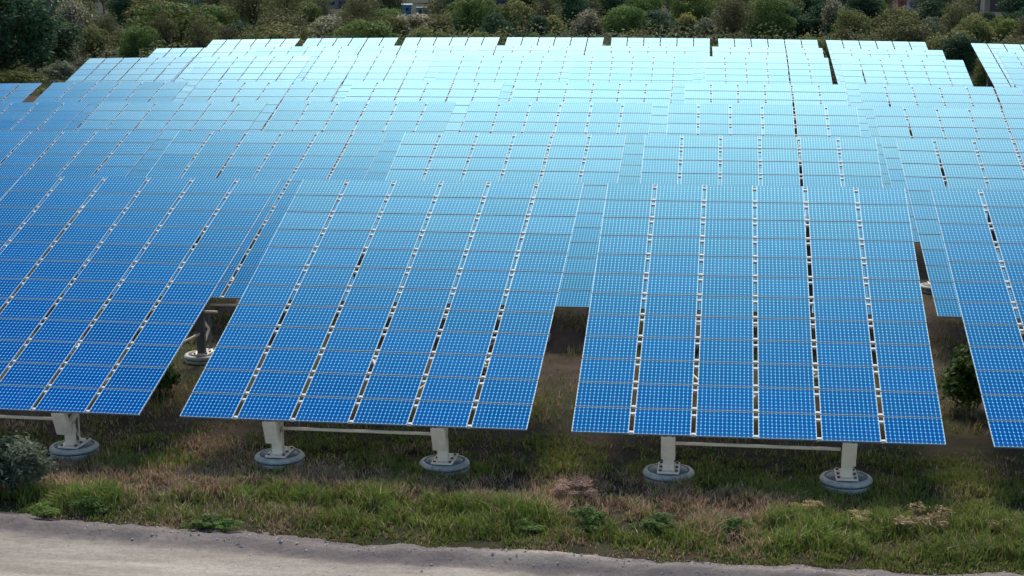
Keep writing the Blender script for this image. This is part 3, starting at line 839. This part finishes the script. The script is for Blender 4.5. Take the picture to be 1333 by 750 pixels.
# the rest of the wood, tree by tree
FILL = {'round': 'mid green leafy tree', 'dark': 'dark evergreen tree', 'olive': 'olive leafy tree', 'scrub': 'brownish open scrub bush', 'bare': 'bare-branched tree', 'bright': 'yellow-green bush', 'grey': 'grey-green bush'}
LINES = ['first', 'second', 'third', 'fourth', 'fifth', 'sixth', 'seventh', 'eighth', 'ninth', 'tenth']
GAPS = [262, 384, 518, 656, 797, 940, 1084, 1230]
def fill_wood():
    rd_ = random.Random(23); made = {}
    for li, (D0, step, hmin, hmax, wts) in enumerate(((222, 5.5, 5.0, 8.5, 'soorBdsb'), (242, 5.0, 5.0, 10, 'soBBdrdo'), (262, 5.5, 6, 11, 'rodBBBds'), (290, 6, 6, 10, 'BdrBodd'), (325, 7, 6, 11, 'BdrBdod'), (365, 7.5, 7, 12, 'BdddrBo'), (415, 9, 8, 13, 'BddsBd'), (480, 10, 9, 14, 'ddBsdB'), (560, 12, 10, 15, 'ddBsd'), (660, 13, 11, 16, 'ddBd'))):
        half = D0 * .335 + 22; x = -half
        while x < half:
            xx = x + rd_.uniform(-.4, .4) * step; yy = D0 + rd_.uniform(-.035, .035) * D0
            x += step * rd_.uniform(.75, 1.25)
            key = {'s': 'scrub', 'o': 'olive', 'd': 'dark', 'B': 'bare', 'r': 'round', 'b': 'bright', 'g': 'grey'}[rd_.choice(wts)]
            h = rd_.uniform(hmin, hmax) * (.75 if key in ('grey', 'bright') else 1)
            z = ground_z(xx, yy); pxx, pyb = to_px((xx, yy, z)); pyt = to_px((xx, yy, z + h))[1]
            if pxx < 175 and D0 < 235: continue                            # open dry grass left of the arrays
            if pxx < 150 and D0 < 255 and pxx > 60: continue
            if 120 < pxx < 1280 and pyt > 60: continue                      # wholly behind the arrays
            bad = any(abs(pxx - nx_) < nw_ * .75 and yy < ny_ + 4 and pyt < nt_ + 10 for nx_, nw_, ny_, nt_ in NAMED)
            for bx, bw, by, bd in BLD:
                wpx = h * .30 * FPX / yy
                if abs(pxx - bx) < bw * .55 + wpx * .6 and yy < bd + 10:
                    if key == 'bare' and rd_.random() < .6: continue        # a leafless tree in front lets the building show
                    hmax2 = (pyb - by - 1) / (FPX / yy)
                    if hmax2 < 2.2: bad = True; break
                    h = min(h, hmax2)
            if bad: continue
            o = tree(key, xx, yy, h, None, None, 'bush' if key in ('scrub', 'bright', 'grey') else 'tree', 'trees and bushes of the wood beyond the field')
            sec = sum(pxx > g_ for g_ in GAPS)
            place = 'left of the rear arrays' if sec == 0 else ('right of the rear arrays' if sec == 8 else 'above the %s rear array' % ORD[sec - 1])
            made.setdefault('%s in %s line of wood %s' % (FILL[key], LINES[li], place), []).append((pxx, o))
    for lab, l in made.items():
        l.sort(key=lambda q: q[0])
        for i, (px_, o) in enumerate(l):
            o['label'] = lab if len(l) == 1 else lab + (', leftmost' if i == 0 else ', rightmost' if i == len(l) - 1 else ', ' + ORD[min(i, 7)] + ' one')
fill_wood()
def undergrowth():
    # tangled brush that closes the wood between the trees: one mass of leaves and twigs
    n = 70000
    y = 205 + rng.random(n) ** 1.3 * 190; x = (rng.random(n) - .5) * 2 * (y * .335 + 15)
    hh = 1.2 + 4.4 * np.clip(fbm(x * .16, y * .16, 61) * 1.7 - .35, 0, 1.2)
    px_ = 666.5 + FPX * x / y
    hh = np.where((px_ < 185) & (y < 262), hh * .12, hh)
    hh = np.where((px_ > 1215) & (px_ < 1290) & (y < 225), hh * .4, hh)
    z = ground_np(x, y) + hh * (1 - rng.random(n) ** 2.2)
    P = np.stack([x, y, z], -1)
    q = leaf_cards(P, np.tile([0, -.5, .8], (n, 1)), np.full(n, .30), 1.7, .8)
    k = fbm(x * .22, y * .22, 62)[:, None]; k2 = fbm(x * .5, y * .5, 63)[:, None]
    c = np.array([.055, .085, .026]) * (1 - k) + np.array([.165, .150, .060]) * k
    c = np.where(k2 > .62, np.array([.20, .185, .115]), c) * rng.uniform(.5, 1.5, (n, 1))
    o = link('undergrowth', np_mesh('undergrowth', q, quads_for(n), M['leaf'], np.repeat(c, 4, 0)))
    tag(o, 'tangled olive undergrowth filling the wood between the trees', 'undergrowth', kind='stuff')
    m = 9000; i = rng.choice(n, m); a = P[i].copy(); a[:, 2] = ground_np(a[:, 0], a[:, 1])
    d = rng.normal(0, 1, (m, 3)); d[:, 2] = np.abs(d[:, 2]) * 1.6 + .6; d /= np.linalg.norm(d, axis=1, keepdims=True)
    L = (hh[i] * rng.uniform(.6, 1.5, m))[:, None]; e = a + d * L; w = rng.uniform(.02, .05, (m, 1))
    side = np.cross(d, rng.normal(0, 1, (m, 3))); side /= np.linalg.norm(side, axis=1, keepdims=True); up = np.cross(d, side)
    Q = np.stack([a + side * w, a - side * w * .5 + up * w * .9, a - side * w * .5 - up * w * .9, e], 1)
    F = (np.array([(0, 1, 3), (1, 2, 3), (2, 0, 3)])[None] + 4 * np.arange(m)[:, None, None]).reshape(-1, 3)
    tc = np.where(rng.random((m, 1)) < .3, np.array([.30, .27, .20]), np.array([.06, .05, .04])) * rng.uniform(.6, 1.3, (m, 1))
    o = link('twigs', np_mesh('twigs', Q.reshape(-1, 3), F, M['tint'], np.repeat(tc, 4, 0), tris=True), bpy.data.objects['undergrowth'])
    o['kind'] = 'stuff'
undergrowth()

# plants near the arrays ---------------------------------------------------------------
def weed_mesh(seed, w, h, nleaf, leaf, a, b_, upright=.2):
    me, C, rad = crown_mesh('leaves', w, h, .02, 14, nleaf, leaf, a, b_, seed, ragged=.6, upright=upright); return me, C
def stem_mesh(C, h, seed):
    rd_ = random.Random(seed); b = MB()
    for c in C: b.tube((rd_.uniform(-.06, .06), rd_.uniform(-.06, .06), -.05), Vector(c), .012, .005, 4)
    return b.mesh('stems', M['bark'])
WEED = []
for sd, (w, h, n_, lf, a, b_) in enumerate(((.9, .55, 1300, .036, (.050, .105, .022), (.100, .170, .036)), (1.1, .65, 1400, .034, (.075, .125, .026), (.15, .20, .045)), (.8, .5, 1300, .024, (.21, .135, .105), (.36, .24, .18)), (.9, .5, 1200, .026, (.24, .19, .09), (.42, .33, .17)))):
    me, C = weed_mesh(100 + sd, w, h, n_, lf, a, b_); WEED.append((me, stem_mesh(C, h, sd), w, h))
WEED_LAB = ['dark green leafy weed clump', 'light green leafy weed clump', 'pinkish dry seed-head clump', 'straw-coloured dry grass tussock']
def weed(k, px, py, w_px, where):
    p = on_ground(px, py); me, st, W_, Hh = WEED[k]; f = FPX / math.hypot(p.y, H); s_ = w_px / f / W_
    root = bpy.data.objects.new('weed_clump', None); col.objects.link(root); root.location = (p.x, p.y, p.z - .02); root.scale = (s_ * 1.25, s_ * 1.25, s_ * TREE_RNG.uniform(.55, .8)); root.rotation_euler = (0, 0, TREE_RNG.uniform(0, 6.28))
    link('leaves', me, root); link('stems', st, root); tag(root, WEED_LAB[k] + ' ' + where, 'weed', 'weed clumps in the verge grass')
for a in ((0, 262, 688, 52, 'largest dark one left of the second front array'),
          (0, 292, 690, 44, 'beside the largest dark one left of the second front array'),
          (0, 640, 652, 34, 'right of the pad of the second array'),
          (2, 750, 650, 66, 'in the middle below the gap between second and third arrays'),
          (1, 690, 690, 50, 'on the verge below the middle gap'),
          (0, 765, 690, 60, 'in the dark tall grass left of the third array feet'),
          (0, 850, 692, 60, 'below the left foot of the third array'),
          (0, 950, 690, 54, 'right below the left foot of the third array'),
          (3, 1050, 668, 44, 'left below the right foot of the third array'),
          (3, 1200, 690, 80, 'largest tussock at lower right'),
          (3, 1310, 690, 50, 'at the right edge of the picture'),
          (0, 120, 668, 50, 'beside the grey shrub near the road'),
          (1, 60, 672, 46, 'in front of the grey shrub by the road'),
          (3, 1120, 680, 46, 'straight below the right foot of the third array')):
    weed(*a)
def shrub(px, py, w, h, nleaf, leaf, a, b_, seed, label, upright=.15):
    p = on_ground(px, py); me, C, rad = crown_mesh('crown', w, h, .05, 40, nleaf, leaf, a, b_, seed, ragged=1.0, upright=upright, core=.6)
    root = bpy.data.objects.new('shrub', None); col.objects.link(root); root.location = p; tag(root, label, 'shrub')
    link('crown', me, root); link('trunk', trunk_mesh('trunk', C, h, .05, seed, 16), root)
shrub(24, 640, 3.3, 1.5, 7000, .075, (.026, .040, .024), (.120, .135, .090), 201, 'grey-green willowy shrub beside the leftmost concrete pad')
shrub(-30, 652, 2.6, 1.3, 4200, .085, (.018, .032, .018), (.065, .080, .052), 202, 'darker grey-green shrub at the left edge by the road')
shrub(1262, 532, 2.9, 2.0, 4200, .11, (.030, .065, .014), (.060, .115, .026), 203, 'dark green leafy shrub between the third and fourth front arrays')
shrub(208, 512, 2.2, 1.1, 2600, .10, (.025, .050, .014), (.05, .085, .024), 204, 'dark green shrub in shade between first and second front arrays')
